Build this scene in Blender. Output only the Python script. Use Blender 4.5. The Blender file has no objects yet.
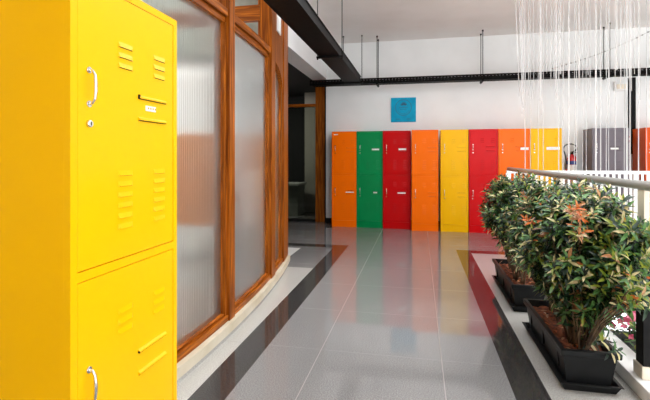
import bpy, bmesh, math, random
from mathutils import Vector, Matrix
PI = math.pi
S = bpy.context.scene
COL = S.collection
rnd = random.Random(7)

# ------------------------------------------------------------------ materials
def srgb(r, g, b):
    f = lambda c: (c/255/12.92) if c/255 <= .04045 else ((c/255+.055)/1.055)**2.4
    return (f(r), f(g), f(b), 1)

def mat(name, col, rough=.5, metal=0, spec=.5, coat=0, **kw):
    m = bpy.data.materials.new(name); m.use_nodes = True
    b = m.node_tree.nodes['Principled BSDF']
    b.inputs['Base Color'].default_value = col
    b.inputs['Roughness'].default_value = rough
    b.inputs['Metallic'].default_value = metal
    b.inputs['Specular IOR Level'].default_value = spec
    b.inputs['Coat Weight'].default_value = coat
    b.inputs['Coat Roughness'].default_value = .05
    return m

def nodes(m):
    nt = m.node_tree
    return nt, nt.nodes, nt.links, nt.nodes['Principled BSDF']

def noisy(m, c1, c2, scale=(1, 1, 1), nscale=5, detail=4, bump=0, lo=.35, hi=.65, dist=0):
    """colour between c1 and c2 by noise in object space, optional bump"""
    nt, N, L, b = nodes(m)
    tc = N.new('ShaderNodeTexCoord'); mp = N.new('ShaderNodeMapping')
    mp.inputs['Scale'].default_value = scale
    nz = N.new('ShaderNodeTexNoise'); nz.inputs['Scale'].default_value = nscale
    nz.inputs['Detail'].default_value = detail; nz.inputs['Distortion'].default_value = dist
    cr = N.new('ShaderNodeValToRGB')
    cr.color_ramp.elements[0].position = lo; cr.color_ramp.elements[1].position = hi
    cr.color_ramp.elements[0].color = c1; cr.color_ramp.elements[1].color = c2
    L.new(tc.outputs['Object'], mp.inputs['Vector']); L.new(mp.outputs['Vector'], nz.inputs['Vector'])
    L.new(nz.outputs['Fac'], cr.inputs['Fac']); L.new(cr.outputs['Color'], b.inputs['Base Color'])
    if bump:
        bp = N.new('ShaderNodeBump'); bp.inputs['Strength'].default_value = bump
        bp.inputs['Distance'].default_value = .01
        L.new(nz.outputs['Fac'], bp.inputs['Height']); L.new(bp.outputs['Normal'], b.inputs['Normal'])
    return m

def paint(name, col, rough=.28):
    m = mat(name, col, rough, spec=.16)
    nt, N, L, b = nodes(m)          # faint ripple of pressed sheet steel
    tc = N.new('ShaderNodeTexCoord'); nz = N.new('ShaderNodeTexNoise')
    nz.inputs['Scale'].default_value = 5; nz.inputs['Detail'].default_value = 1
    bp = N.new('ShaderNodeBump'); bp.inputs['Strength'].default_value = .12; bp.inputs['Distance'].default_value = .02
    L.new(tc.outputs['Object'], nz.inputs['Vector']); L.new(nz.outputs['Fac'], bp.inputs['Height'])
    L.new(bp.outputs['Normal'], b.inputs['Normal'])
    return m

M = {}
M['yellow'] = paint('yellow_enamel', srgb(252, 187, 0))
M['orange'] = paint('orange_enamel', srgb(255, 112, 0))
M['green'] = paint('green_enamel', srgb(0, 134, 72))
M['red'] = paint('red_enamel', srgb(198, 0, 6))
M['brightred'] = paint('bright_red_enamel', srgb(216, 4, 12))
M['grey'] = paint('grey_enamel', srgb(118, 110, 116))
M['rust'] = paint('rust_enamel', srgb(226, 86, 18))
M['chrome'] = mat('chrome', (.75, .74, .72, 1), .12, 1)
M['steel'] = mat('satin_steel', srgb(158, 155, 150), .38, .4)
M['slit'] = mat('dark_opening', (.02, .015, .005, 1), .9)
M['label'] = noisy(mat('paper_label', srgb(245, 242, 235), .6), srgb(235, 230, 220), srgb(250, 248, 244), nscale=60)
M['ink'] = mat('printed_ink', srgb(200, 150, 60), .7)
M['wall'] = noisy(mat('white_wall', srgb(240, 240, 239), .75), srgb(238, 238, 237), srgb(243, 243, 242), nscale=2)
M['ceil'] = noisy(mat('ceiling_paint', srgb(240, 235, 232), .85), srgb(237, 231, 227), srgb(243, 238, 235), nscale=1.5)
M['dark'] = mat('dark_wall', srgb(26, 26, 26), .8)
M['black'] = noisy(mat('black_steel', srgb(18, 17, 17), .55, spec=.12), srgb(14, 13, 13), srgb(24, 22, 21), nscale=12)
M['blackpl'] = noisy(mat('black_plastic', srgb(18, 19, 20), .42, spec=.25), srgb(14, 15, 16), srgb(24, 25, 26), nscale=9, bump=.05)
M['soil'] = noisy(mat('red_soil', srgb(110, 52, 28), .95), srgb(62, 26, 14), srgb(150, 78, 44), nscale=38, bump=1)
M['white'] = noisy(mat('white_enamel', srgb(238, 237, 235), .4), srgb(234, 232, 230), srgb(242, 241, 239), nscale=8)
M['cream'] = mat('cream_enamel', srgb(232, 220, 200), .45)
M['kerb'] = noisy(mat('kerb_stone', srgb(196, 184, 160), .6), srgb(190, 177, 150), srgb(204, 194, 174), nscale=5, bump=.05)
M['plaster'] = mat('grey_plaster', srgb(160, 156, 146), .8)
M['lower'] = noisy(mat('pale_stone', srgb(225, 222, 216), .5), srgb(210, 207, 200), srgb(235, 232, 227), nscale=1)
M['beige'] = noisy(mat('beige_board', srgb(206, 132, 72), .6), srgb(198, 122, 62), srgb(214, 142, 82), (1, 1, .2), nscale=3)
M['counter'] = noisy(mat('grey_laminate', srgb(120, 124, 116), .5), srgb(112, 116, 108), srgb(130, 134, 126), nscale=4)
M['countertop'] = mat('pale_grey_top', srgb(170, 170, 165), .4)
M['cyan'] = noisy(mat('cyan_board', srgb(0, 160, 200), .5, spec=.15), srgb(0, 154, 195), srgb(0, 168, 208), nscale=8)
M['teal'] = mat('teal_print', srgb(12, 116, 150), .5)
M['teal2'] = mat('dark_teal_print', srgb(8, 84, 112), .5)
M['blue'] = mat('blue_print', srgb(32, 62, 130), .5)
M['firered'] = mat('fire_red', srgb(196, 22, 26), .3, coat=.3)
M['rubber'] = mat('black_rubber', srgb(26, 26, 28), .6)
M['glassdark'] = None

def wood(name, scale):
    m = mat(name, srgb(170, 92, 34), .38, spec=.15)
    nt, N, L, b = nodes(m)
    tc = N.new('ShaderNodeTexCoord'); mp = N.new('ShaderNodeMapping'); mp.inputs['Scale'].default_value = scale
    nz = N.new('ShaderNodeTexNoise'); nz.inputs['Scale'].default_value = 9; nz.inputs['Detail'].default_value = 6
    nz.inputs['Distortion'].default_value = .3
    cr = N.new('ShaderNodeValToRGB'); e = cr.color_ramp.elements
    e[0].position = .3; e[0].color = srgb(98, 44, 5); e[1].position = .72; e[1].color = srgb(192, 108, 28)
    k = e.new(.5); k.color = srgb(138, 70, 12)
    L.new(tc.outputs['Object'], mp.inputs['Vector']); L.new(mp.outputs['Vector'], nz.inputs['Vector'])
    L.new(nz.outputs['Fac'], cr.inputs['Fac']); L.new(cr.outputs['Color'], b.inputs['Base Color'])
    bp = N.new('ShaderNodeBump'); bp.inputs['Strength'].default_value = .15; bp.inputs['Distance'].default_value = .004
    L.new(nz.outputs['Fac'], bp.inputs['Height']); L.new(bp.outputs['Normal'], b.inputs['Normal'])
    return m
M['wood_v'] = wood('timber_upright', (7, 7, .3))
M['wood_y'] = wood('timber_along', (7, .3, 7))
M['wood_x'] = wood('timber_across', (.3, 7, 7))

def granite(name, c1, c2, rough):
    m = mat(name, c1, rough, spec=.6)
    nt, N, L, b = nodes(m)
    tc = N.new('ShaderNodeTexCoord')
    n1 = N.new('ShaderNodeTexNoise'); n1.inputs['Scale'].default_value = 140; n1.inputs['Detail'].default_value = 3
    n2 = N.new('ShaderNodeTexNoise'); n2.inputs['Scale'].default_value = .9; n2.inputs['Detail'].default_value = 3
    cr = N.new('ShaderNodeValToRGB'); e = cr.color_ramp.elements
    e[0].position = .36; e[0].color = c1; e[1].position = .66; e[1].color = c2
    mx = N.new('ShaderNodeMix'); mx.data_type = 'RGBA'; mx.blend_type = 'MULTIPLY'; mx.inputs[0].default_value = .25
    L.new(tc.outputs['Object'], n1.inputs['Vector']); L.new(tc.outputs['Object'], n2.inputs['Vector'])
    L.new(n1.outputs['Fac'], cr.inputs['Fac']); L.new(cr.outputs['Color'], mx.inputs[6]); L.new(n2.outputs['Color'], mx.inputs[7])
    bw = N.new('ShaderNodeRGBToBW'); L.new(n2.outputs['Color'], bw.inputs[0]); L.new(bw.outputs[0], mx.inputs[7])
    L.new(mx.outputs[2], b.inputs['Base Color'])
    return m
M['granite'] = granite('grey_granite', srgb(112, 110, 110), srgb(158, 155, 154), .045)
M['granite_dark'] = granite('charcoal_granite', srgb(44, 41, 41), srgb(78, 75, 73), .07)
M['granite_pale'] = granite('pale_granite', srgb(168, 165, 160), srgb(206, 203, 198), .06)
M['grout'] = mat('pale_grout', srgb(146, 139, 132), .3)
M['grout2'] = mat('grey_grout', srgb(112, 109, 107), .3)
M['patch_white'] = mat('white_floor_patch', srgb(236, 234, 228), .25)

def frosted():
    m = bpy.data.materials.new('ribbed_frosted_glass'); m.use_nodes = True
    nt = m.node_tree; N = nt.nodes; L = nt.links
    N.remove(N['Principled BSDF']); out = N['Material Output']
    tc = N.new('ShaderNodeTexCoord'); sx = N.new('ShaderNodeSeparateXYZ')
    L.new(tc.outputs['Object'], sx.inputs[0])
    cb = N.new('ShaderNodeCombineXYZ'); L.new(sx.outputs['Y'], cb.inputs['X'])
    wv = N.new('ShaderNodeTexWave'); wv.wave_type = 'BANDS'; wv.bands_direction = 'X'
    wv.inputs['Scale'].default_value = 14; wv.inputs['Distortion'].default_value = 0
    L.new(cb.outputs[0], wv.inputs['Vector'])
    nz = N.new('ShaderNodeTexNoise'); nz.inputs['Scale'].default_value = 26; nz.inputs['Detail'].default_value = 2
    L.new(cb.outputs[0], nz.inputs['Vector'])
    ad = N.new('ShaderNodeMath'); ad.operation = 'ADD'
    L.new(wv.outputs['Fac'], ad.inputs[0]); L.new(nz.outputs['Fac'], ad.inputs[1])
    bp = N.new('ShaderNodeBump'); bp.inputs['Strength'].default_value = .4; bp.inputs['Distance'].default_value = .006
    L.new(ad.outputs[0], bp.inputs['Height'])
    rf = N.new('ShaderNodeBsdfRefraction'); rf.inputs['IOR'].default_value = 1.05; rf.inputs['Roughness'].default_value = .28
    rf.inputs['Color'].default_value = (.93, .95, .95, 1)
    df = N.new('ShaderNodeBsdfDiffuse'); df.inputs['Color'].default_value = srgb(205, 208, 208)
    tl = N.new('ShaderNodeBsdfTranslucent'); tl.inputs['Color'].default_value = srgb(225, 226, 226)
    gl = N.new('ShaderNodeBsdfGlossy'); gl.inputs['Roughness'].default_value = .16
    for n in (rf, df, gl): L.new(bp.outputs['Normal'], n.inputs['Normal'])
    m1 = N.new('ShaderNodeMixShader'); m1.inputs[0].default_value = .6
    L.new(df.outputs[0], m1.inputs[1]); L.new(tl.outputs[0], m1.inputs[2])
    m2 = N.new('ShaderNodeMixShader'); m2.inputs[0].default_value = .06
    L.new(rf.outputs[0], m2.inputs[1]); L.new(m1.outputs[0], m2.inputs[2])
    fr = N.new('ShaderNodeFresnel'); fr.inputs['IOR'].default_value = 1.16
    m3 = N.new('ShaderNodeMixShader')
    L.new(fr.outputs[0], m3.inputs[0]); L.new(m2.outputs[0], m3.inputs[1]); L.new(gl.outputs[0], m3.inputs[2])
    L.new(m3.outputs[0], out.inputs['Surface'])
    return m
M['frosted'] = frosted()

def clearglass(name, tint):
    m = bpy.data.materials.new(name); m.use_nodes = True
    nt = m.node_tree; N = nt.nodes; L = nt.links
    N.remove(N['Principled BSDF']); out = N['Material Output']
    t = N.new('ShaderNodeBsdfTransparent'); t.inputs['Color'].default_value = tint
    g = N.new('ShaderNodeBsdfGlossy'); g.inputs['Roughness'].default_value = .05
    f = N.new('ShaderNodeFresnel'); f.inputs['IOR'].default_value = 1.45
    x = N.new('ShaderNodeMixShader')
    L.new(f.outputs[0], x.inputs[0]); L.new(t.outputs[0], x.inputs[1]); L.new(g.outputs[0], x.inputs[2])
    L.new(x.outputs[0], out.inputs['Surface'])
    return m
M['smoked'] = clearglass('smoked_glass', (.62, .64, .60, 1))

def strand():
    m = bpy.data.materials.new('translucent_strand'); m.use_nodes = True
    nt = m.node_tree; N = nt.nodes; L = nt.links
    b = N['Principled BSDF']; out = N['Material Output']
    b.inputs['Base Color'].default_value = srgb(248, 247, 246); b.inputs['Roughness'].default_value = .35
    tl = N.new('ShaderNodeBsdfTranslucent'); tl.inputs['Color'].default_value = (.95, .95, .95, 1)
    tr = N.new('ShaderNodeBsdfTransparent')
    a = N.new('ShaderNodeMixShader'); a.inputs[0].default_value = .55
    c = N.new('ShaderNodeMixShader'); c.inputs[0].default_value = .5
    L.new(b.outputs[0], a.inputs[1]); L.new(tl.outputs[0], a.inputs[2])
    L.new(a.outputs[0], c.inputs[1]); L.new(tr.outputs[0], c.inputs[2]); L.new(c.outputs[0], out.inputs['Surface'])
    return m
M['strand'] = strand()

def leafmat(name, c1, c2, trans=.16):
    m = mat(name, c1, .30, spec=.5); noisy(m, c1, c2, nscale=22, detail=2)
    nt, N, L, b = nodes(m); out = N['Material Output']
    t = N.new('ShaderNodeBsdfTranslucent'); t.inputs['Color'].default_value = c2
    x = N.new('ShaderNodeMixShader'); x.inputs[0].default_value = trans
    L.new(b.outputs[0], x.inputs[1]); L.new(t.outputs[0], x.inputs[2]); L.new(x.outputs[0], out.inputs['Surface'])
    return m
LEAF = [leafmat('deep_green_leaf', srgb(12, 30, 16), srgb(32, 62, 34)),  # own dark green, deepened to paint shade between the leaves
        leafmat('mid_green_leaf', srgb(52, 94, 46), srgb(104, 146, 76)),
        leafmat('olive_leaf', srgb(104, 122, 28), srgb(158, 166, 60)),
        leafmat('cream_leaf', srgb(190, 182, 120), srgb(226, 206, 160)),  # cream leaves of the plant, with extra ones painting leaf highlights
        leafmat('orange_leaf', srgb(186, 82, 24), srgb(222, 124, 52)),
        leafmat('tan_leaf', srgb(150, 96, 56), srgb(196, 146, 100)),
        leafmat('pink_petal', srgb(214, 70, 110), srgb(236, 130, 160), .35)]
M['stem'] = noisy(mat('brown_stem', srgb(84, 62, 42), .8), srgb(62, 44, 28), srgb(112, 88, 60), nscale=20)

def emit(name, col, s):
    m = bpy.data.materials.new(name); m.use_nodes = True
    b = m.node_tree.nodes['Principled BSDF']
    b.inputs['Base Color'].default_value = col; b.inputs['Emission Color'].default_value = col
    b.inputs['Emission Strength'].default_value = s
    return m
M['lamp'] = emit('lamp_diffuser', (1, .96, .90, 1), 23)

# ------------------------------------------------------------------ mesh helpers
class MB:
    """collects geometry for one mesh object"""
    def __init__(s): s.bm = bmesh.new(); s.mi = 0
    def face(s, vs):
        try:
            f = s.bm.faces.new(vs); f.material_index = s.mi; return f
        except ValueError: return None
    def box(s, x0, x1, y0, y1, z0, z1, bev=0):
        b = s.bm
        v = [b.verts.new((x, y, z)) for z in (z0, z1) for y in (y0, y1) for x in (x0, x1)]
        fs = [s.face([v[i] for i in q]) for q in ((0, 2, 3, 1), (4, 5, 7, 6), (0, 1, 5, 4), (2, 6, 7, 3), (0, 4, 6, 2), (1, 3, 7, 5))]
        if bev:
            ed = list({e for f in fs for e in f.edges})
            r = bmesh.ops.bevel(b, geom=ed, offset=bev, segments=2, profile=.6, affect='EDGES')
            for f in r['faces']: f.material_index = s.mi
        return s
    def hexa(s, p):          # 8 points: bottom ring 4, top ring 4
        v = [s.bm.verts.new(q) for q in p]
        for q in ((3, 2, 1, 0), (4, 5, 6, 7), (0, 1, 5, 4), (1, 2, 6, 5), (2, 3, 7, 6), (3, 0, 4, 7)): s.face([v[i] for i in q])
        return s
    def tube(s, pts, r, n=10, caps=True, closed=False):
        pts = [Vector(p) for p in pts]; rings = []
        rr = r if isinstance(r, (list, tuple)) else [r]*len(pts)
        up = None
        for i, p in enumerate(pts):
            if closed: d = pts[(i+1) % len(pts)]-pts[i-1]
            else: d = pts[min(i+1, len(pts)-1)]-pts[max(i-1, 0)]
            d.normalize()
            if up is None: up = d.orthogonal().normalized()
            else:
                up = (up-d*up.dot(d))
                up = up.normalized() if up.length > 1e-6 else d.orthogonal().normalized()
            w = d.cross(up)
            rings.append([s.bm.verts.new(p+(up*math.cos(2*PI*k/n)+w*math.sin(2*PI*k/n))*rr[i]) for k in range(n)])
        m = len(rings)
        for i in range(m if closed else m-1):
            a, b = rings[i], rings[(i+1) % m]
            for k in range(n): 
                f = s.face([a[k], a[(k+1) % n], b[(k+1) % n], b[k]])
                if f: f.smooth = True
        if caps and not closed:
            s.face(rings[0][::-1]); s.face(rings[-1])
        return s
    def lathe(s, c, prof, n=20):      # prof: (r, z) about vertical axis through c
        c = Vector(c); rings = []
        for r, z in prof:
            rings.append([s.bm.verts.new(c+Vector((r*math.cos(2*PI*k/n), r*math.sin(2*PI*k/n), z))) for k in range(n)])
        for a, b in zip(rings, rings[1:]):
            for k in range(n):
                f = s.face([a[k], a[(k+1) % n], b[(k+1) % n], b[k]])
                if f: f.smooth = True
        s.face(rings[0][::-1]); s.face(rings[-1])
        return s
    def build(s, name, mats, parent=None, loc=None, rotz=0, recalc=True):
        if recalc: bmesh.ops.recalc_face_normals(s.bm, faces=s.bm.faces[:])
        me = bpy.data.meshes.new(name); s.bm.to_mesh(me); s.bm.free()
        for m in (mats if isinstance(mats, (list, tuple)) else [mats]): me.materials.append(m)
        o = bpy.data.objects.new(name, me); COL.objects.link(o)
        if parent: o.parent = parent
        if loc: o.location = loc
        if rotz: o.rotation_euler.z = rotz
        return o

def tag(o, label, cat, group=None, kind=None):
    if label: o['label'] = label
    if cat: o['category'] = cat
    if group: o['group'] = group
    if kind: o['kind'] = kind
    return o
def struct(o, label, cat):
    return tag(o, label, cat, kind='structure')
def empty(name, loc=(0, 0, 0), rotz=0):
    o = bpy.data.objects.new(name, None); COL.objects.link(o)
    o.location = loc; o.rotation_euler.z = rotz; o.empty_display_size = .1
    return o

# ------------------------------------------------------------------ floor
ZC = 3.64           # ceiling height
WY = 8.9            # far wall
DX = -2.15
def floor():
    mb = MB()
    mats = [M['granite'], M['granite_dark'], M['grout'], M['patch_white'], M['grout2'], M['granite_pale']]
    g = .0025
    ysj = [-2.6+.8*i for i in range(0, 16)]             # cross joints of the 0.8 m tiles
    xs = sorted({-6, -2.9, -1.70, -1.24, -1.04, -.66-g, -.66+g, .145-g, .145+g, .52, .71, 1.35, -2.04})
    ys = sorted({-3, 5.2, 5.46, 6.32, 6.46, 6.66, WY+.1, 11.2} | {y-.0025 for y in ysj} | {y+.0025 for y in ysj})
    joint = lambda y: any(abs(y-j) < .003 for j in ysj)
    vs = {}
    def V(x, y):
        k = (round(x, 4), round(y, 4))
        if k not in vs: vs[k] = mb.bm.verts.new((x, y, 0))
        return vs[k]
    for x0, x1 in zip(xs, xs[1:]):
        for y0, y1 in zip(ys, ys[1:]):
            x, y = (x0+x1)/2, (y0+y1)/2
            k = 0
            if -1.24 < x < -1.04 and y < 6.66: k = 1
            elif .52 < x < .71 and y < 6.5: k = 1
            elif 6.46 < y < 6.66 and (x < -1.04 or .52 < x): k = 1
            elif x < -1.70 and 5.46 < y < 6.32: k = 3  # white patch of floor just past the end of the screen
            elif abs(x+.66) < .005 or abs(x-.145) < .005: k = 2
            elif joint(y): k = 4
            elif (x < -1.24 and y < 5.2) or (x > .71 and y < 6.46): k = 5  # left pale band cut short, painting in where the glass's reflection ends
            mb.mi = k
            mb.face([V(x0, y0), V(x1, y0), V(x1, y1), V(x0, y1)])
    # side landing beyond the void, slab edges and underside
    mb.mi = 0
    ret = bmesh.ops.extrude_face_region(mb.bm, geom=mb.bm.faces[:])
    bmesh.ops.translate(mb.bm, vec=(0, 0, -.25), verts=[v for v in ret['geom'] if isinstance(v, bmesh.types.BMVert)])
    mb.box(1.35, 6.5, 6.75, 11.2, -.25, 0)
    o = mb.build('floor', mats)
    struct(o, 'polished grey granite tile floor with charcoal border strips', 'floor')
floor()

mb = MB(); mb.box(1.35, 9, -3, 11.2, -3.6, -3.5)
struct(mb.build('floor_lower', M['lower']), 'pale floor of the storey below the void', 'floor')

# ------------------------------------------------------------------ walls and ceiling
mb = MB(); mb.box(-1.86, 8, WY, WY+.15, 0, ZC)
struct(mb.build('wall_far', M['wall']), 'white far wall behind the row of lockers', 'wall')
mb = MB(); mb.box(-1.86, 6.5, WY-.015, WY, 0, .1)
struct(mb.build('baseboard_far', M['black']), 'black skirting at the foot of the white far wall', 'baseboard')
SKX0, SKX1, SKY0, SKY1 = -1.3, 1.3, 1.9, 6.1       # open roof slot added out of view to light the far wall
mb = MB(); mb.box(-6, SKX0, -3.0, WY+.15, ZC, ZC+.15); mb.box(SKX1, 1.35, -3.0, WY+.15, ZC, ZC+.15)
mb.box(SKX0, SKX1, -3.0, SKY0, ZC, ZC+.15); mb.box(SKX0, SKX1, SKY1, WY+.15, ZC, ZC+.15); mb.box(1.35, 8, 4.7, WY+.15, ZC, ZC+.15); mb.box(1.35, 8, -3.0, 1.2, ZC, ZC+.15); mb.box(4, 8, 1.2, 5.5, ZC, ZC+.15)  # unseen roof over the void, closed in places to cut the light
struct(mb.build('ceiling', M['ceil']), 'pale pinkish grey ceiling above the corridor', 'ceiling')
mb = MB(); mb.box(-6, -1.2, -3.15, -3.0, 0, ZC); mb.box(1.0, 1.35, -3.15, -3.0, 0, ZC); mb.box(-1.2, 1.0, -3.15, -3.0, 0, 2.9); mb.box(-1.2, 1.0, -3.15, -3.0, 2.9, ZC)
mb.box(8, 8.15, -3.15, 9.05, -3.5, .2); mb.box(8, 8.15, -3.15, 2.0, .2, ZC); mb.box(8, 8.15, 3.2, 9.05, .2, ZC)  # unseen right wall of the void, its opening narrowed to cut light
struct(mb.build('wall_rear', M['wall']), 'white walls behind the viewer and, shaped for light, right of the void', 'wall')
mb = MB(); mb.box(-6.15, -6, -3.15, 5.46, 0, ZC)
struct(mb.build('wall_left', M['wall']), 'white wall of the room behind the ribbed glass', 'wall')
# header beam over the dark recess
mb = MB(); mb.box(DX, -1.84, 5.56, WY+.15, 2.93, ZC)
struct(mb.build('trim_1', M['wall']), 'white header beam over the dark doorway recess', 'beam')
# dark recess
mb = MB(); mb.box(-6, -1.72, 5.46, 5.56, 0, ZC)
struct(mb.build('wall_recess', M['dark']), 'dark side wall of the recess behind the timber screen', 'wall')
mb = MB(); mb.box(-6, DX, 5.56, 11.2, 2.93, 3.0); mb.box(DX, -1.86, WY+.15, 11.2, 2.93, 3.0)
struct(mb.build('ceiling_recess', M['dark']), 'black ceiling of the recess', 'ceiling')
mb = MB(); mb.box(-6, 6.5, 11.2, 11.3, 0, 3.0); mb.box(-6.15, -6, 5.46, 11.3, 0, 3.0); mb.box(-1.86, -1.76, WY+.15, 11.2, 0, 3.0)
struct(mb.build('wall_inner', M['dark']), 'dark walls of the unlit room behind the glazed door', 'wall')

# ------------------------------------------------------------------ timber and ribbed glass screen (plan is an arc)
CX, CY, RR = -15.1, 2.9, 13.7
def arc(y, off=0):
    th = math.asin((y-CY)/RR); r = RR-off
    return Vector((CX+r*math.cos(th), CY+r*math.sin(th), 0))
def arcbox(mb, y0, y1, o0, o1, z0, z1, n=1):
    """block that follows the arc from y0 to y1, between offsets o0 (front) and o1 (back)"""
    rings = []
    for i in range(n+1):
        y = y0+(y1-y0)*i/n
        a, b = arc(y, o0), arc(y, o1)
        rings.append([mb.bm.verts.new((p.x, p.y, z)) for p, z in ((a, z0), (b, z0), (b, z1), (a, z1))])
    for r, q in zip(rings, rings[1:]):
        for k in range(4): mb.face([r[k], r[(k+1) % 4], q[(k+1) % 4], q[k]])
    mb.face(rings[0]); mb.face(rings[-1][::-1])
    return mb
W = empty('window_1', (arc(3.2).x, 3.2, 0))
struct(W, 'curved timber screen with panes of ribbed frosted glass', 'window')
def Wp(mb, name, m):
    o = mb.build(name, m, W); o.matrix_parent_inverse = Matrix.Translation(-W.location); return o
SZ, RZ0, RZ1 = .10, 2.34, 2.46
uprights = [(-1.9, -1.7), (.2, .3), (1.62, 1.72), (3.12, 3.22), (4.30, 4.47), (5.02, 5.40)]
for y0, y1 in uprights[1:]:
    mb = MB(); arcbox(mb, y0, y1, -.012, .13, SZ, ZC)
    arcbox(mb, y0-.025, y0, .015, .075, SZ, RZ0)                # glazing beads at either side
    if y1 < 5: arcbox(mb, y1, y1+.02, .03, .075, SZ, RZ0)
    Wp(mb, 'mullion', M['wood_v'])
spans = [(.3, 1.62), (1.72, 3.12), (3.22, 4.30), (4.47, 5.02)]
for i, (y0, y1) in enumerate(spans):
    n = 10
    mb = MB(); arcbox(mb, y0, y1, 0, .12, SZ, SZ+.042, n); arcbox(mb, y0, y1, .022, .1, SZ+.042, SZ+.058, n)
    Wp(mb, 'sill', M['wood_y'])
    mb = MB()
    if i < 3:
        arcbox(mb, y0, y1, 0, .13, RZ0+.045, RZ1-.02, n); arcbox(mb, y0, y1, .025, .11, RZ0, RZ0+.045, n)
        Wp(mb, 'top_rail', M['wood_y'])
        gt = RZ0+.01
    else:                                  # solid arched head over the last narrow pane
        pts = []
        N = 14
        for k in range(N+1):
            y = y0+(y1-y0)*k/N
            z = 2.08+.27*math.sqrt(max(0, 1-(k/N)**2))
            pts.append((y, z))
        for (ya, za), (yb, zb) in zip(pts, pts[1:]):
            q = []
            for y, z, oo in ((ya, za, 0), (yb, zb, 0), (yb, zb, .1), (ya, za, .1), (ya, ZC, 0), (yb, ZC, 0), (yb, ZC, .1), (ya, ZC, .1)):
                p = arc(y, oo); q.append((p.x, p.y, z))
            mb.hexa(q)
        bmesh.ops.remove_doubles(mb.bm, verts=mb.bm.verts[:], dist=1e-5)
        Wp(mb, 'arched_head', M['wood_v'])
        gt = 2.4
    mb = MB(); arcbox(mb, y0, y1, .05, .058, SZ+.04, gt, n)
    Wp(mb, 'glass_pane', M['frosted'])
mb = MB()
p = arc(4.3, .13)
mb.box(-4.6, p.x+.02, 4.28, 4.34, 2.72, 2.88); Wp(mb, 'cross_beam', M['wood_x'])
mb = MB()
for y in (4.74, 4.80): pass
arcbox(mb, 4.60, 4.80, -.012, 0, 2.70, 3.15); Wp(mb, 'white_strip', M['white'])['label'] = 'thin white strip on the timber head'
# kerb under the screen
mb = MB(); arcbox(mb, -1.9, 5.36, -.03, .16, 0, .055, 40)
mb.mi = 1; arcbox(mb, -1.9, 5.38, -.042, .16, .035, SZ, 40)
struct(mb.build('trim_2', [M['granite_pale'], M['kerb']]), 'curved cream stone kerb under the timber screen', 'kerb')

# room behind the ribbed glass: its end wall with a beige door leaf and dark knob, ceiling panel lamps
mb = MB(); mb.box(-6, -1.66, 5.42, 5.46, 0, ZC)
struct(mb.build('wall_end', M['wall']), 'white end wall of the room behind the ribbed glass', 'wall')
mb = MB(); mb.box(-6, -1.66, 5.32, 5.42, 2.66, ZC)
struct(mb.build('trim_5', M['counter']), 'grey bulkhead over the beige door', 'bulkhead')
B = empty('door_2', (-2.6, 5.40, .42)); struct(B, 'wide beige sliding door blurred by the ribbed glass', 'door')
mb = MB(); mb.box(-1.6, .86, -.02, .02, 0, 1.22, .004); mb.build('door_leaf', M['beige'], B)
mb = MB(); mb.tube([(.60, -.02, .87), (.60, -.05, .87), (.60, -.06, .87)], [.035, .04, .03], 16); mb.build('door_knob', M['rubber'], B)
mb = MB(); mb.box(-6, -1.66, 5.38, 5.42, 0, .42); struct(mb.build('trim_4', M['lower']), 'grey plinth under the beige door', 'plinth')
L1 = empty('ceiling_light', (-3.2, 4.6, ZC))
mb = MB(); mb.box(-.62, .62, -.2, .2, -.05, 0, .004); mb.build('lamp_housing', M['white'], L1)
mb = MB(); mb.box(-.58, .58, -.16, .16, -.06, -.045); mb.build('lamp_diffuser', M['lamp'], L1)
tag(L1, 'white ceiling light panel glimpsed over the timber top rail', 'light')
for y in (.5, 2.6):
    L2 = L1.copy(); COL.objects.link(L2); L2.location = (-3.6, y, ZC)
    L2['label'] = 'white ceiling light panel hidden behind the ribbed glass'; L2['group'] = 'room light panels'
    for ch in list(L1.children):
        c = ch.copy(); COL.objects.link(c); c.parent = L2

# ------------------------------------------------------------------ dark glazed door at the far left
D = empty('door_1', (-2.1, 9.0, 0)); struct(D, 'timber framed dark glass door at the back of the recess', 'door')
def Dp(mb, name, m):
    o = mb.build(name, m, D); o.matrix_parent_inverse = Matrix.Translation(-D.location); return o
mb = MB(); mb.box(-2.10, -1.90, 8.98, 9.12, 0, 2.93, .004); Dp(mb, 'door_post', M['wood_v'])
mb = MB(); mb.box(-1.90, -1.86, 8.96, 9.1, 0, 2.93); Dp(mb, 'black_strip', M['black'])  # black strip between the door post and the far wall
mb = MB(); mb.box(-5.9, -2.10, 9.0, 9.1, 2.39, 2.45, .004); Dp(mb, 'transom', M['wood_x'])
mb = MB(); mb.box(-5.9, -2.10, 9.04, 9.05, .02, 2.39); Dp(mb, 'glass_pane', M['smoked'])
mb = MB(); mb.box(-5.9, -2.10, 9.0, 9.1, 0, .04); Dp(mb, 'bottom_rail', M['black'])
C = empty('reception_counter', (-3.4, 10.1, 0))
mb = MB(); mb.box(-2.0, .7, -.3, .3, 0, .69, .004); mb.build('counter_front', M['counter'], C)
mb = MB(); mb.box(-2.05, .74, -.36, .36, .69, .74, .006); mb.build('counter_top', M['countertop'], C)
mb = MB(); mb.box(-2.75, -2.2, 10.6, 10.7, 0, 2.93); struct(mb.build('wall_stub', M['plaster']), 'dim grey wall end seen through the dark glass', 'wall')
L3 = L1.copy(); COL.objects.link(L3); L3.location = (-3.55, 9.36, 2.93); L3.rotation_euler.z = 0  # hidden lamp added to brighten what shows through the dark glass
L3['label'] = 'added lamp panel, out of view, brightening the room behind the dark glass door'
for ch in list(L1.children):
    c = ch.copy(); COL.objects.link(c); c.parent = L3; c.scale = (.7, .7, 1)
    if ch.name.startswith('lamp_diffuser'): c.data = ch.data.copy(); c.data.materials[0] = emit('added_lamp_diffuser', (1, .98, .92, 1), 60)
tag(C, 'low grey counter seen dimly through the dark glass door', 'counter')

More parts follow.
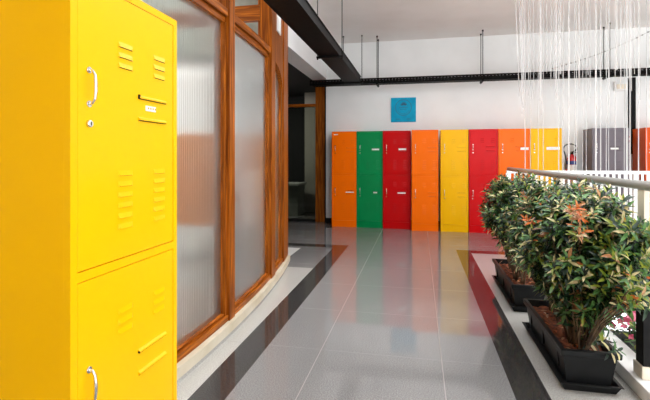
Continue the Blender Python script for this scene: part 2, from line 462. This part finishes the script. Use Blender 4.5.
# ------------------------------------------------------------------ lockers
LW, LD, LH = .49, .45, 1.83
def louver(mb, x0, x1, z, h=.016, out=.004):
    """pressed hood, its shaded opening painted by a dark face underneath"""
    xm = (x1-x0)*.12
    b = mb.bm
    A = b.verts.new((x0, 0, z+h)); B = b.verts.new((x1, 0, z+h))
    c = b.verts.new((x0, 0, z)); d = b.verts.new((x1, 0, z))
    e = b.verts.new((x0+xm, -out, z+.001)); f = b.verts.new((x1-xm, -out, z+.001))
    mb.mi = 0
    mb.face([A, B, f, e]); mb.face([A, e, c]); mb.face([B, d, f])
    mb.mi = 1; mb.face([c, e, f, d])
    mb.mi = 0
def locker(colour, x, y, rotz, label, upper_tag=None, lower_tag=None, w=LW, group='steel lockers along the far wall', lvl=True):
    m = M[colour]
    T = empty('storage_locker', (x, y, 0), rotz)
    tag(T, label, 'locker', group)
    st = .024
    zb, zm0, zm1, zt = .125, .992, 1.018, 1.806
    mb = MB()
    mb.box(0, w, .018, LD, .0, LH, .003)                          # carcass
    mb.box(0, st, 0, .02, 0, LH); mb.box(w-st, w, 0, .02, 0, LH)   # front stiles
    mb.box(st, w-st, 0, .02, 0, zb); mb.box(st, w-st, 0, .02, zm0, zm1); mb.box(st, w-st, 0, .02, zt, LH)
    mb.build('cabinet_body', m, T)
    for (z0, z1, tg, up) in ((zm1, zt, upper_tag, True), (zb, zm0, lower_tag, False)):
        g = .0025
        mb = MB(); mb.box(st+g, w-st-g, .001, .017, z0+g, z1-g, .0015)
        cols = ((.185, .255), (.365, .435))
        base = z0 if up else z0+.02
        ztop = 1.655 if up else .855
        for cx0, cx1 in cols:
            for k in range(3): louver(mb, cx0, cx1, ztop-.031*k)
            zl = 1.268 if up else .46
            for k in range(6): louver(mb, cx0, cx1, zl-.032*k)
        for f in mb.bm.faces:
            pass
        door = mb.build('door', [m, M['slit']], T, recalc=False)
        # handle
        hz = 1.515 if up else .70
        hx = .066
        mb = MB()
        P = [(hx, .002, hz+.046), (hx, -.011, hz+.044), (hx, -.019, hz+.032), (hx, -.021, hz+.01), (hx, -.021, hz-.012), (hx, -.019, hz-.032), (hx, -.011, hz-.044), (hx, .002, hz-.046)]
        mb.tube(P, [.0045, .0042, .0042, .005, .005, .0042, .0042, .0045], 10)
        for s in (1, -1): mb.tube([(hx, .002, hz+.046*s), (hx, -.003, hz+.046*s)], .009, 12)
        mb.build('handle', M['chrome'], door)
        # cam lock
        lz = hz-.1
        mb = MB(); mb.tube([(.066, .002, lz), (.066, -.006, lz), (.066, -.008, lz)], [.0105, .0105, .008], 16)
        mb.mi = 1; mb.box(.0648, .0672, -.0088, -.007, lz-.005, lz+.005)
        mb.build('lock', [M['chrome'], M['slit']], door)
        # card slot: two folded lips
        cz = 1.516 if up else .702
        mb = MB()
        for dz, sg in ((0, 1), (-.07, -1)):
            mb.mi = 0
            mb.hexa([(.284, .001, cz+dz-.004), (.438, .001, cz+dz-.004), (.438, -.007, cz+dz-.002), (.284, -.007, cz+dz-.002),
                     (.284, .001, cz+dz+.008), (.438, .001, cz+dz+.008), (.438, -.006, cz+dz+.002), (.284, -.006, cz+dz+.002)])
            mb.mi = 1
            mb.box(.284, .438, -.0045, .0, cz+dz-.0048, cz+dz-.0038)
        mb.box(.2835, .287, -.006, .001, cz-.004, cz+(.009 if up else .002))
        mb.build('card_holder', [m, M['slit']], door, recalc=True)
        if tg:
            w0, w1, h0, h1 = tg
            mb = MB(); mb.box(w0, w1, -.003, .001, cz+h0, cz+h1)
            mb.mi = 1
            if w1-w0 < .1:
                zc = cz+(h0+h1)/2
                for q in range(4): mb.box(w0+.008+.013*q, w0+.016+.013*q, -.0035, -.002, zc-.003, zc+.004)
            mb.build('name_label', [M['label'], M['ink']], door)['label'] = 'white paper name label'
    return T
wide = (.29, .43, -.048, -.016); small = (.32, .39, -.046, -.020)
locker('yellow', -.878, .985, PI/2, 'large glossy yellow two-door locker in the near left foreground', (.322, .376, -.039, -.022), None, w=.515, group=None)
T0 = locker('orange', -1.645, 8.43, 0, 'orange two-door locker at the left end of the far row, beside the dark doorway', None, (.27, .43, -.045, -.025), w=.475)
mb = MB(); mb.box(.04, .12, -.003, .001, 1.765, 1.782)
mb.build('name_label', M['label'], [o for o in T0.children if o.name.startswith('door')][0])['label'] = 'small white sticker at the top'
locker('green', -1.165, 8.43, 0, 'green two-door locker, the only green one in the far row', wide, small, w=.495)
locker('red', -.662, 8.40, 0, 'dark red two-door locker under the cyan sign, right of the green locker', wide, (.27, .42, -.045, -.02), w=.512)
locker('orange', -.13, 8.25, 0, 'orange two-door locker between the dark red and the yellow locker', None, None, w=.47)
locker('yellow', .382, 8.26, 0, 'yellow two-door locker in the far row between an orange and a red locker', None, None, w=.475)
locker('brightred', .868, 8.25, 0, 'bright red two-door locker in the far row beside the leafy shrub', None, None, w=.485)
locker('orange', 1.362, 8.25, 0, 'orange two-door locker behind the far shrub, with a white name label', (.36, .49, -.055, -.01), None, w=.51)
locker('yellow', 1.88, 8.25, 0, 'yellow two-door locker at the right end of the coloured row by the extinguisher', (.26, .47, -.055, -.005), None, w=.50)
locker('grey', 2.89, 8.36, 0, 'grey two-door locker standing apart behind the white railing', (.28, .40, -.05, -.02), None, w=.56)
locker('rust', 3.69, 8.36, 0, 'rust orange locker at the right edge beyond the black conduit', None, None, w=.5)

# ------------------------------------------------------------------ sign
SG = empty('wall_sign', (-.30, WY, 2.27)); tag(SG, 'square cyan sign with a faint round emblem on the white wall', 'sign')
mb = MB(); mb.box(-.242, .242, -.02, 0, -.24, .24, .003); mb.build('sign_board', M['cyan'], SG)
mb = MB()
def ringf(mb, cx, cz, r0, r1, a0, a1, n, y=-.0215):
    v = []
    for k in range(n+1):
        t = a0+(a1-a0)*k/n
        v.append([mb.bm.verts.new((cx+r*math.cos(t), yy, cz+r*math.sin(t))) for r, yy in ((r0, y), (r1, y), (r1, y+.003), (r0, y+.003))])
    for p, q in zip(v, v[1:]):
        for k in range(4): mb.face([p[k], p[(k+1) % 4], q[(k+1) % 4], q[k]])
ringf(mb, 0, .045, .148, .160, 0, 2*PI, 48)
mb.mi = 1
ringf(mb, .005, .085, .012, .05, 0, PI, 16)
ringf(mb, .005, .085, .056, .064, .1, PI-.1, 16)
mb.mi = 0
for k in range(6): mb.box(-.075+.027*k, -.057+.027*k, -.0215, -.018, .035, .055)
for k in range(4): mb.box(-.06+.032*k, -.04+.032*k, -.0215, -.018, .0, .014)
ringf(mb, 0, .045, .120, .126, PI*1.15, PI*1.85, 24)
for cx in (-.1, .1):
    for k in range(3): mb.box(cx-.035+.026*k, cx-.016+.026*k, -.0215, -.018, -.192, -.172)
mb.build('emblem', [M['teal'], M['teal2']], SG)

# ------------------------------------------------------------------ cable trays
T = empty('cable_tray', (-1.235, 3, 2.76))
tag(T, 'wide black cable tray running along the corridor ceiling', 'cable tray')
def Tp(mb, name, m=M['black'], t=None):
    t = t or T
    o = mb.build(name, m, t); o.matrix_parent_inverse = Matrix.Translation(-t.location); return o
x0, x1, z0, z1 = -1.385, -1.09, 2.765, 2.87
mb = MB(); mb.box(x0, x1, -2.5, 8.44, z0, z0+.006)
for a, b in ((x0, x0+.006), (x1-.006, x1)): mb.box(a, b, -2.5, 8.44, z0, z1)
for a, b in ((x0-.012, x0+.012), (x1-.012, x1+.012)): mb.box(a, b, -2.5, 8.44, z1-.004, z1+.006)
mb.box(x0-.004, x0+.02, -2.5, 8.44, z0-.006, z0+.002); mb.box(x1-.02, x1+.004, -2.5, 8.44, z0-.006, z0+.002)
Tp(mb, 'tray_channel')
mb = MB()
for k in range(5):
    xx = -1.32+.045*k
    mb.tube([(xx+.006*math.sin(y*1.3+k), y, z0+.025+.01*(k % 2)) for y in [-2.4+.6*i for i in range(19)]], .011, 8)
Tp(mb, 'cables', M['rubber'])
for y in (.6, 3.4, 6.15, 8.36):
    mb = MB(); mb.box(x0-.035, x1+.05, y-.02, y+.02, z0-.035, z0-.006, .003); Tp(mb, 'support_bar')
    for xx in (x0-.022, x1+.035):
        mb = MB(); mb.tube([(xx, y, z0-.05), (xx, y, ZC)], .006, 8)
        mb.tube([(xx, y, ZC-.02), (xx, y, ZC)], .014, 8); mb.tube([(xx, y, z0-.052), (xx, y, z0-.035)], .012, 6)
        Tp(mb, 'hanger_rod')
T2 = empty('cable_tray', (1, 8.5, 2.74))
tag(T2, 'slim black perforated cable tray running across the far wall', 'cable tray')
y0, y1, z0, z1 = 8.50, 8.70, 2.745, 2.85
mb = MB()
for a, b in ((y0, y0+.006), (y1-.006, y1)): mb.box(-2.1, 6.4, a, b, z0, z0+.03); mb.box(-2.1, 6.4, a, b, z1-.03, z1)
k = -2.1
while k < 6.4:                       # ladder uprights and rungs
    mb.box(k, k+.035, y0, y0+.006, z0, z1); mb.box(k, k+.035, y1-.006, y1, z0, z1); mb.box(k, k+.035, y0, y1, z0, z0+.006)
    k += .06
mb.box(-2.1, 6.4, y0+.03, y1-.03, z0+.008, z0+.045)
Tp(mb, 'tray_channel', t=T2)
for xx in (-.78, 1.13, 3.2, 5.0):
    mb = MB(); mb.box(xx-.02, xx+.02, y0-.05, y1+.05, z0-.03, z0, .003); Tp(mb, 'support_bar', t=T2)
    for yy in (y0-.03, y1+.03):
        mb = MB(); mb.tube([(xx, yy, z0-.045), (xx, yy, ZC)], .007, 8); mb.tube([(xx, yy, ZC-.025), (xx, yy, ZC)], .016, 8)
        Tp(mb, 'hanger_rod', t=T2)

# vertical conduits, white box, call point
V = empty('vertical_conduit', (3.69, WY, 1.39)); tag(V, 'black double conduit dropping down the white wall from the tray', 'conduit')
mb = MB(); mb.box(-.012, .06, -.07, 0, 0, 1.36, .004); mb.build('wide_channel', M['black'], V)
mb = MB(); mb.box(-.062, -.034, -.05, 0, .2, 1.36, .004); mb.build('narrow_channel', M['black'], V)
E1 = empty('emergency_light', (3.54, WY, 2.60)); tag(E1, 'small white box light on the wall beside the black conduit', 'emergency light')
mb = MB(); mb.box(-.12, .085, -.07, 0, -.08, .08, .008); mb.build('housing', M['white'], E1)
mb = MB(); mb.box(-.095, .06, -.078, -.068, -.05, .035, .004); mb.build('diffuser', M['cream'], E1)
A1 = empty('fire_call_point', (3.635, WY, 1.66)); tag(A1, 'small red fire alarm call point beside the black conduit', 'call point')
mb = MB(); mb.box(-.035, .022, -.105, -.052, -.05, .05, .005); mb.build('housing', M['firered'], A1)
mb = MB(); mb.box(-.02, .01, -.109, -.10, -.025, .02); mb.build('glass_window', M['white'], A1)

# ------------------------------------------------------------------ fire extinguisher
F = empty('fire_extinguisher', (2.70, 8.78, .88)); tag(F, 'red fire extinguisher with black hose on the wall beside the yellow locker', 'fire extinguisher')
mb = MB(); mb.lathe((0, 0, 0), [(.05, 0), (.075, .005), (.08, .02), (.08, .42), (.076, .45), (.06, .475), (.035, .49), (.025, .495), (.025, .51)], 24)
mb.build('cylinder', M['firered'], F)
mb = MB(); mb.lathe((0, 0, .06), [(.081, 0), (.0812, .01), (.0812, .25), (.081, .26)], 24); mb.build('paper_label', M['white'], F)['label'] = 'white instruction label'
mb = MB(); mb.lathe((0, 0, .325), [(.081, 0), (.0812, .005), (.0812, .06), (.081, .065)], 24); mb.build('blue_band', M['blue'], F)
mb = MB(); mb.lathe((0, 0, .51), [(.02, 0), (.024, .005), (.024, .035), (.014, .04), (.012, .05)], 14)
mb.hexa([(-.012, -.02, .545), (.012, -.02, .545), (.012, .02, .545), (-.012, .02, .545), (.085, -.012, .60), (.095, -.012, .585), (.095, .012, .585), (.085, .012, .60)])
mb.hexa([(-.012, -.012, .53), (.012, -.012, .53), (.012, .012, .53), (-.012, .012, .53), (.085, -.01, .552), (.09, -.01, .54), (.09, .01, .54), (.085, .01, .552)])
mb.build('valve_handle', M['black'], F)
mb = MB()
P = []
for k in range(26):
    t = math.radians(-20+250*k/25)
    P.append((-.035+.105*math.cos(t)*(1), -.045, .60+.085*math.sin(t)))
P = [(.01, -.01, .53)] + [(-.04+.115*math.cos(math.radians(a)), -.04, .60+.095*math.sin(math.radians(a))) for a in range(10, 225, 12)] + [(-.115, -.03, .48), (-.105, -.03, .40), (-.103, -.02, .25), (-.103, -.02, .12)]
P[0] = (.03, -.02, .56)
mb.tube(P, .011, 10); mb.build('hose', M['rubber'], F)
mb = MB(); mb.tube([(-.103, -.02, .24), (-.103, -.02, .06)], [.014, .026], 14); mb.build('discharge_horn', M['firered'], F)
mb = MB(); mb.box(-.03, .03, .07, .12, .30, .34); mb.box(-.086, .086, .06, .085, .31, .33); mb.build('wall_bracket', M['steel'], F)

# ------------------------------------------------------------------ railings
R = empty('railing', (1.25, 3, 0)); tag(R, 'railing beside the shrubs with thick grey metal handrail', 'railing')
def Rp(mb, name, m, t=None):
    t = t or R
    o = mb.build(name, m, t); o.matrix_parent_inverse = Matrix.Translation(-t.location); return o
mb = MB(); mb.tube([(1.25, y, 1.165) for y in (-2.6, 0, 2, 4, 6, 6.74)], .028, 16); Rp(mb, 'handrail', M['steel'])
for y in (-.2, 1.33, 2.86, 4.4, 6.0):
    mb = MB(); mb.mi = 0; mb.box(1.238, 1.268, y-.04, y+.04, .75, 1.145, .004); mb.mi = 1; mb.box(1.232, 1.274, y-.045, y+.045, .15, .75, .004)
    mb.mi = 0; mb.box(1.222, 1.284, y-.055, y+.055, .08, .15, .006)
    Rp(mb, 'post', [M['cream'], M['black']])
mb = MB(); mb.box(1.19, 1.35, -3, 6.7, 0, .08, .006)
struct(mb.build('trim_3', M['white']), 'low white kerb under the grey handrail', 'kerb')
R2 = empty('railing', (1.3, 6.85, 0)); tag(R2, 'white railing with close flat balusters across the far side of the void', 'railing')
mb = MB(); mb.box(1.24, 6.4, 6.82, 6.88, 1.10, 1.145, .006); Rp(mb, 'handrail', M['white'], R2)
mb = MB(); mb.box(1.24, 6.4, 6.835, 6.865, .08, .11); Rp(mb, 'bottom_rail', M['white'], R2)
for k in range(72):
    x = 1.27+.071*k
    mb = MB(); mb.box(x, x+.03, 6.845, 6.855, .105, 1.105); Rp(mb, 'baluster', M['white'], R2)
for x in (1.25, 2.9, 4.6, 6.3):
    mb = MB(); mb.box(x-.02, x+.02, 6.83, 6.87, 0, 1.105, .004); Rp(mb, 'post', M['white'], R2)

# ------------------------------------------------------------------ string curtain over the void
mb = MB()
r2 = random.Random(11)
x = 1.30
while x < 4.6:
    y = r2.uniform(6.5, 6.64); w = r2.choice((.0035, .004, .0045, .005, .006, .010)); a = r2.uniform(-.5, .5)
    z0 = r2.choice((-.6, -.2, .1, -.9)) if r2.random() < .55 else r2.uniform(1.9, 2.5)
    lean = .055 if x < 1.36 else r2.uniform(-.006, .006)
    dx, dy = math.cos(a)*w, math.sin(a)*w
    p, q = [[mb.bm.verts.new(v) for v in ((xx-dx, y-dy, z), (xx, y-.003, z), (xx+dx, y+dy, z), (xx, y+.003, z))] for xx, z in ((x, ZC), (x+lean, z0))]
    for k in range(4): mb.face([p[k], p[(k+1) % 4], q[(k+1) % 4], q[k]])
    mb.face(p); mb.face(q[::-1])
    x += r2.uniform(.024, .044)
tag(mb.build('string_curtain', M['strand']), 'curtain of white translucent strings hanging over the void', 'string curtain', kind='stuff')
# dotted chain slanting up to the right
mb = MB()
A = Vector((2.25, 8.3, 2.86)); B = Vector((4.1, 7.3, 3.64))
pts = [A.lerp(B, t/30)-Vector((0, 0, .12*math.sin(PI*t/30))) for t in range(31)]
mb.tube(pts, .0025, 5)
for p in pts:
    mb.tube([p-Vector((.012, 0, 0)), p-Vector((.006, 0, 0)), p+Vector((.006, 0, 0)), p+Vector((.012, 0, 0))], [.004, .012, .012, .004], 8)
tag(mb.build('beaded_cord', M['steel']), 'thin dotted cord slanting from the wall tray up to the ceiling', 'cord')

# ------------------------------------------------------------------ shrubs in troughs
def leaf(bm, base, d, up, L, w, mi, droop=.25):
    """pointed leaf folded along its midrib; d = direction, up = upper side"""
    d = d.normalized(); s = d.cross(up)
    if s.length < 1e-4: s = d.orthogonal()
    s.normalize(); n = s.cross(d).normalized()
    def mid(t): return base+d*(L*t)-n*(droop*L*t*t)
    def side(t, ww, sg): return mid(t)+s*(sg*ww*w)+n*(.16*w)
    m = [bm.verts.new(mid(t)) for t in (0, .36, .7, 1)]
    for sg in (1, -1):
        a, b = bm.verts.new(side(.36, .5, sg)), bm.verts.new(side(.7, .4, sg))
        q = [(m[0], m[1], a), (m[1], m[2], b, a), (m[2], m[3], b)]
        for f in q:
            f = f if sg > 0 else f[::-1]
            fc = bm.faces.new(f); fc.material_index = mi; fc.smooth = True
def rosette(bm, r, p, d, n, L, pal, spread=(35, 85), stem=.07):
    d = d.normalized(); u = d.orthogonal().normalized(); v = d.cross(u)
    ph = r.uniform(0, 6.3)
    for i in range(n):
        a = ph+i*2.4; t = i/n
        tilt = math.radians(spread[1]+(spread[0]-spread[1])*t+r.uniform(-14, 14))
        rad = u*math.cos(a)+v*math.sin(a)
        dd = d*math.cos(tilt)+rad*math.sin(tilt)
        q = p-d*stem*(1-t)
        mi = r.choices(range(len(pal)), pal)[0]
        ll = L*r.uniform(.7, 1.15)*(1-.35*t)
        leaf(bm, q, dd, d, ll, ll*r.uniform(.24, .34), mi, r.uniform(.1, .45))

def trough(name, x, y, length, label, lw=.275):
    P = empty(name, (x, y, 0)); tag(P, label, 'potted shrub', 'potted shrubs along the railing')
    h, zb = .235, .03
    hw, hl = lw/2, length/2
    def ring(mb, k, z, s=0): return [mb.bm.verts.new((sx*(hw*k+s), sy*(hl-(1-k)*hw+s), z)) for sx, sy in ((-1, -1), (1, -1), (1, 1), (-1, 1))]
    def shell(mb, rings):
        for a, b in zip(rings, rings[1:]):
            for k in range(4): mb.face([a[k], a[(k+1) % 4], b[(k+1) % 4], b[k]])
    mb = MB()
    rs = [ring(mb, .80, zb), ring(mb, .97, h-.035), ring(mb, .97, h-.035, .014), ring(mb, .97, h-.03, .017), ring(mb, 1, h-.004, .014), ring(mb, 1, h, .008), ring(mb, .97, h, -.008), ring(mb, .95, h-.04, -.012), ring(mb, .8, zb+.012, -.01)]
    mb.face(rs[0][::-1]); shell(mb, rs); mb.face(rs[-1])
    for sy in (-.5, 0, .5): mb.box(-hw*.9-.006, -hw*.9+.004, sy*length*.7-.006, sy*length*.7+.006, .08, h-.04)
    mb.build('trough', M['blackpl'], P)
    mb = MB()
    rs = [ring(mb, 1.0, 0.0, -.01), ring(mb, 1.04, .045, .005), ring(mb, 1.06, .047, .012), ring(mb, 1.06, .05, .012), ring(mb, 1.02, .05, .0), ring(mb, .98, .018, -.012)]
    mb.face(rs[0][::-1]); shell(mb, rs); mb.face(rs[-1])
    mb.build('drip_tray', M['blackpl'], P)
    # soil with crumbs
    mb = MB(); nx, ny = 8, 26; g = []
    r = random.Random(int(y*100))
    for j in range(ny+1):
        g.append([mb.bm.verts.new(((i/nx*2-1)*(hw*.93-.012), (j/ny*2-1)*(hl-.03), h-.045+r.uniform(-.012, .014))) for i in range(nx+1)])
    for j in range(ny):
        for i in range(nx):
            f = mb.face([g[j][i], g[j][i+1], g[j+1][i+1], g[j+1][i]])
            if f: f.smooth = True
    mb.build('soil', M['soil'], P)
    mb = MB()
    for k in range(26):     # fallen dry leaves on the soil
        leaf(mb.bm, Vector((r.uniform(-hw*.8, hw*.8), r.uniform(-hl*.9, hl*.9), h-.03)), Vector((r.uniform(-1, 1), r.uniform(-1, 1), .1)), Vector((0, 0, 1)), r.uniform(.03, .06), .016, r.choice((0, 1)), .1)
    mb.build('dry_leaves', [LEAF[5], LEAF[4]], P, recalc=False)
    return P

def shrub(P, r, tips, pal, L, hl, nl=(11, 16)):
    """stems rising from the soil to every tip, a rosette of leaves at each and along the stems; all in P's frame"""
    st = MB(); fo = MB()
    roots = [Vector((r.uniform(-.06, .06), -hl+2*hl*(k+.5)/9, .185)) for k in range(9)]
    trunk = []
    for n, (tip, d) in enumerate(tips):
        if n % 9 == 0:
            rt = min(roots, key=lambda q: abs(q.y-tip.y*.7)+r.uniform(0, .15))
            b = rt+Vector((r.uniform(-.02, .02), r.uniform(-.03, .03), 0))
            c1 = b.lerp(tip, .4)+Vector((-.04*tip.x, 0, .10))
        else:                              # side twig off an earlier stem
            b = min((q for q in trunk if q.z < tip.z), key=lambda q: (q-tip).length, default=trunk[-1])
            c1 = b.lerp(tip, .5)+Vector((0, 0, -.02))
        pts = []
        for i in range(7):
            t = i/6
            pts.append(b*(1-t)**2+c1*2*t*(1-t)+tip*t*t)
        if n % 9 == 0: trunk += pts[2:6]
        st.tube(pts, [(.0060 if n % 9 == 0 else .0026)*(1-.6*i/6) for i in range(7)], 5)
        rosette(fo.bm, r, tip, d, r.randint(*nl), L*r.uniform(.8, 1.2), pal)
        for t in (3, 4, 5):
            if pts[t].z > .42 or r.random() < .25:
                dd = (pts[t]-pts[t-1]).normalized()
                rosette(fo.bm, r, pts[t], dd+Vector((r.uniform(-.4, .4), r.uniform(-.4, .4), 0)), r.randint(5, 8), L*.9, (6, 2, .3, .1, 0, .1), (50, 100), .05)  # inner rosettes mostly deep green, painting the shade inside the shrub
    st.build('stems', M['stem'], P)
    fo.build('foliage', LEAF[:6], P, recalc=False)

XMAX = .20
def canopy(r, n, cx, cy, rx, ry, z0, z1, pw=.75):
    """tips over a rounded mound"""
    out = []
    for k in range(n):
        a = r.uniform(0, 2*PI); q = r.random()
        # height fraction and the radius the crown has there
        t = r.random()**pw
        prof = math.sqrt(max(0, 1-((t-.42)/.62)**3.4)) if t > .42 else .66+.34*t/.42
        rad = prof*(r.uniform(.55, 1)**.5)
        x, y = cx+rx*rad*math.cos(a), cy+ry*rad*math.sin(a)
        z = z0+(z1-z0)*t+r.uniform(-.03, .03)
        if x > XMAX: x = XMAX-r.uniform(0, .12)      # kept on this side of the railing
        if z < .5 and x > .1: x -= .12
        if z < .62 and x < -.14: x += .12
        d = Vector((math.cos(a)*rad*.8, math.sin(a)*rad*.8, .35+t*.8)).normalized()
        out.append((Vector((x, y, z)), d))
    return out

P1 = trough('potted_shrub', .925, 4.58, 1.0, 'leafy green potted shrub farther from the viewer, nearest the lockers', .27)
r = random.Random(3)
shrub(P1, r, canopy(r, 300, .05, .02, .38, .60, .40, 1.15), (5, 4.4, 1.6, 1.9, .12, .35), .072, .45)
P2 = trough('potted_shrub', .945, 3.22, .92, 'leafy potted shrub with orange young leaves, nearest the viewer', .285)
r = random.Random(5)
shrub(P2, r, canopy(r, 480, .05, .0, .40, .68, .36, 1.15)+[(Vector((r.uniform(-.02, .14), r.uniform(-.52, -.1), r.uniform(.26, .6))), Vector((.5, -.6, .5))) for k in range(40)]
      + [(Vector((r.uniform(-.04, .17), r.uniform(-.55, .40), r.uniform(.98, 1.12))), Vector((r.uniform(-.5, .5), -.5, .9))) for k in range(75)]
      + [(Vector((r.uniform(.06, .19), r.uniform(-.80, -.15), r.uniform(.56, .99))), Vector((.2, -.8, .4))) for k in range(90)], (5, 4.4, 1.6, 2.1, .15, .4), .075, .42)
def part_rosettes(P, name, items, label, pal, L, n=14):
    mb = MB(); r = random.Random(len(name)); rs = MB()
    for p, d in items:
        p = Vector(p)
        rosette(mb.bm, r, p, Vector(d), n, L, pal, (20, 80), .08)
        if p.z > .7: b = p-Vector(d)*.16+Vector((0, .08, -.06))
        else: b = Vector((max(-.09, min(.09, p.x*.3)), max(-.4, min(.4, p.y)), .19))
        if p.z <= .7: b = Vector((-.03, -.40, .17))
        if p.z <= .7: rs.tube([b, b.lerp(p, .5)+Vector((-.02, 0, .03)), p], [.006, .005, .003], 5)
    o = mb.build(name, LEAF[:6], P, recalc=False); o['label'] = label
    if len(rs.bm.verts): rs.build('stems', M['stem'], P)
    else: rs.bm.free()
# orange young growth and drooping tan leaves, placed in the trough's frame
part_rosettes(P2, 'young_leaves', [((-.15, -.60, 1.05), (-.5, -.6, .7)), ((-.11, -.62, 1.07), (.2, -.7, .8)), ((-.10, -.64, 1.02), (-.1, -.8, .3)), ((-.09, -.66, .94), (.3, -.8, .5)), ((-.32, -.34, .96), (-.6, -.5, .5)), ((.22, -.74, .97), (.1, -.7, .6)), ((-.25, .02, 1.08), (-.5, -.5, .7))], 'orange young leaves', (0, 0, .5, .5, 2.4, 1.8), .056, 16)
part_rosettes(P2, 'drooping_leaves', [((-.05, -.46, .54), (-.2, -.5, -.7)), ((-.02, -.44, .46), (.1, -.4, -.8)), ((-.08, -.42, .60), (-.4, -.4, -.6)), ((.05, -.46, .44), (.3, -.4, -.6)), ((-.04, -.47, .40), (-.1, -.3, -.9))], 'tan drooping leaves', (0, 0, .4, .9, .4, 4), .085, 12)
vr = random.Random(21)
part_rosettes(P2, 'variegated_leaves', [((vr.uniform(.02, .20), vr.uniform(-.86, -.50), vr.uniform(.62, .98)), (vr.uniform(-.4, .4), -.6, vr.uniform(.2, .8))) for k in range(48)], 'yellow green variegated leaves', (1.2, 2.2, 3.2, 1.5, .25, .4), .06, 14)

# flowering plant in a box hooked outside the kerb
FP = empty('flowering_plant', (1.47, 3.3, 0)); tag(FP, 'pink flowering plant hanging outside the railing, below the shrubs', 'plant')
mb = MB(); mb.box(-.11, .12, -.45, .45, -.16, .02, .008); mb.build('plant_box', M['blackpl'], FP)
mb = MB(); r = random.Random(9)
for k in range(90):
    p = Vector((r.uniform(-.13, .16), r.uniform(-.5, .45), r.uniform(.0, .28)))
    rosette(mb.bm, r, p, Vector((p.x*2, p.y*.5, .5)), r.randint(6, 9), .07, (3, 4, 1, .2, 0, 0), (30, 90), .04)
mb.build('foliage', LEAF[:6], FP, recalc=False)
mb = MB()
for k in range(46):
    p = Vector((r.uniform(-.14, .16), r.uniform(-.5, .4), r.uniform(.10, .33)))
    d = Vector((r.uniform(-.8, .1), r.uniform(-1, 0), .6)).normalized(); u = d.orthogonal().normalized(); v = d.cross(u)
    for i in range(5):
        a = i*2*PI/5
        leaf(mb.bm, p, d*.35+u*math.cos(a)+v*math.sin(a), d, .027, .024, 0, .2)
mb.build('blossoms', LEAF[6], FP, recalc=False)

# ------------------------------------------------------------------ light
w = bpy.data.worlds.new('World'); S.world = w; w.use_nodes = True
bg = w.node_tree.nodes['Background']; bg.inputs[0].default_value = (.93, .97, 1, 1); bg.inputs[1].default_value = 2.6
sun = bpy.data.lights.new('skylight_sun', 'SUN'); sun.energy = .8; sun.angle = math.radians(12); sun.color = (1, .97, .92)
so = bpy.data.objects.new('skylight_sun', sun); COL.objects.link(so)
so.rotation_euler = Vector((-.5, -.12, -1)).to_track_quat('-Z', 'Y').to_euler()

# ------------------------------------------------------------------ camera
cam = bpy.data.cameras.new('camera'); co = bpy.data.objects.new('camera', cam); COL.objects.link(co)
co.location = (0, 0, 1.322); co.rotation_euler = (PI/2, 0, math.atan(94/445))
cam.sensor_width = 36; cam.lens = 36*445/650; cam.shift_y = -42/650
cam.clip_start = .05; cam.clip_end = 100
S.camera = co
vs = S.view_settings
vs.view_transform = 'Standard'; vs.look = 'None'; vs.gamma = 1; vs.use_curve_mapping = False; vs.exposure = .57
S.cycles.max_bounces = 10; S.cycles.diffuse_bounces = 6; S.cycles.glossy_bounces = 4; S.cycles.transmission_bounces = 8; S.cycles.transparent_max_bounces = 24
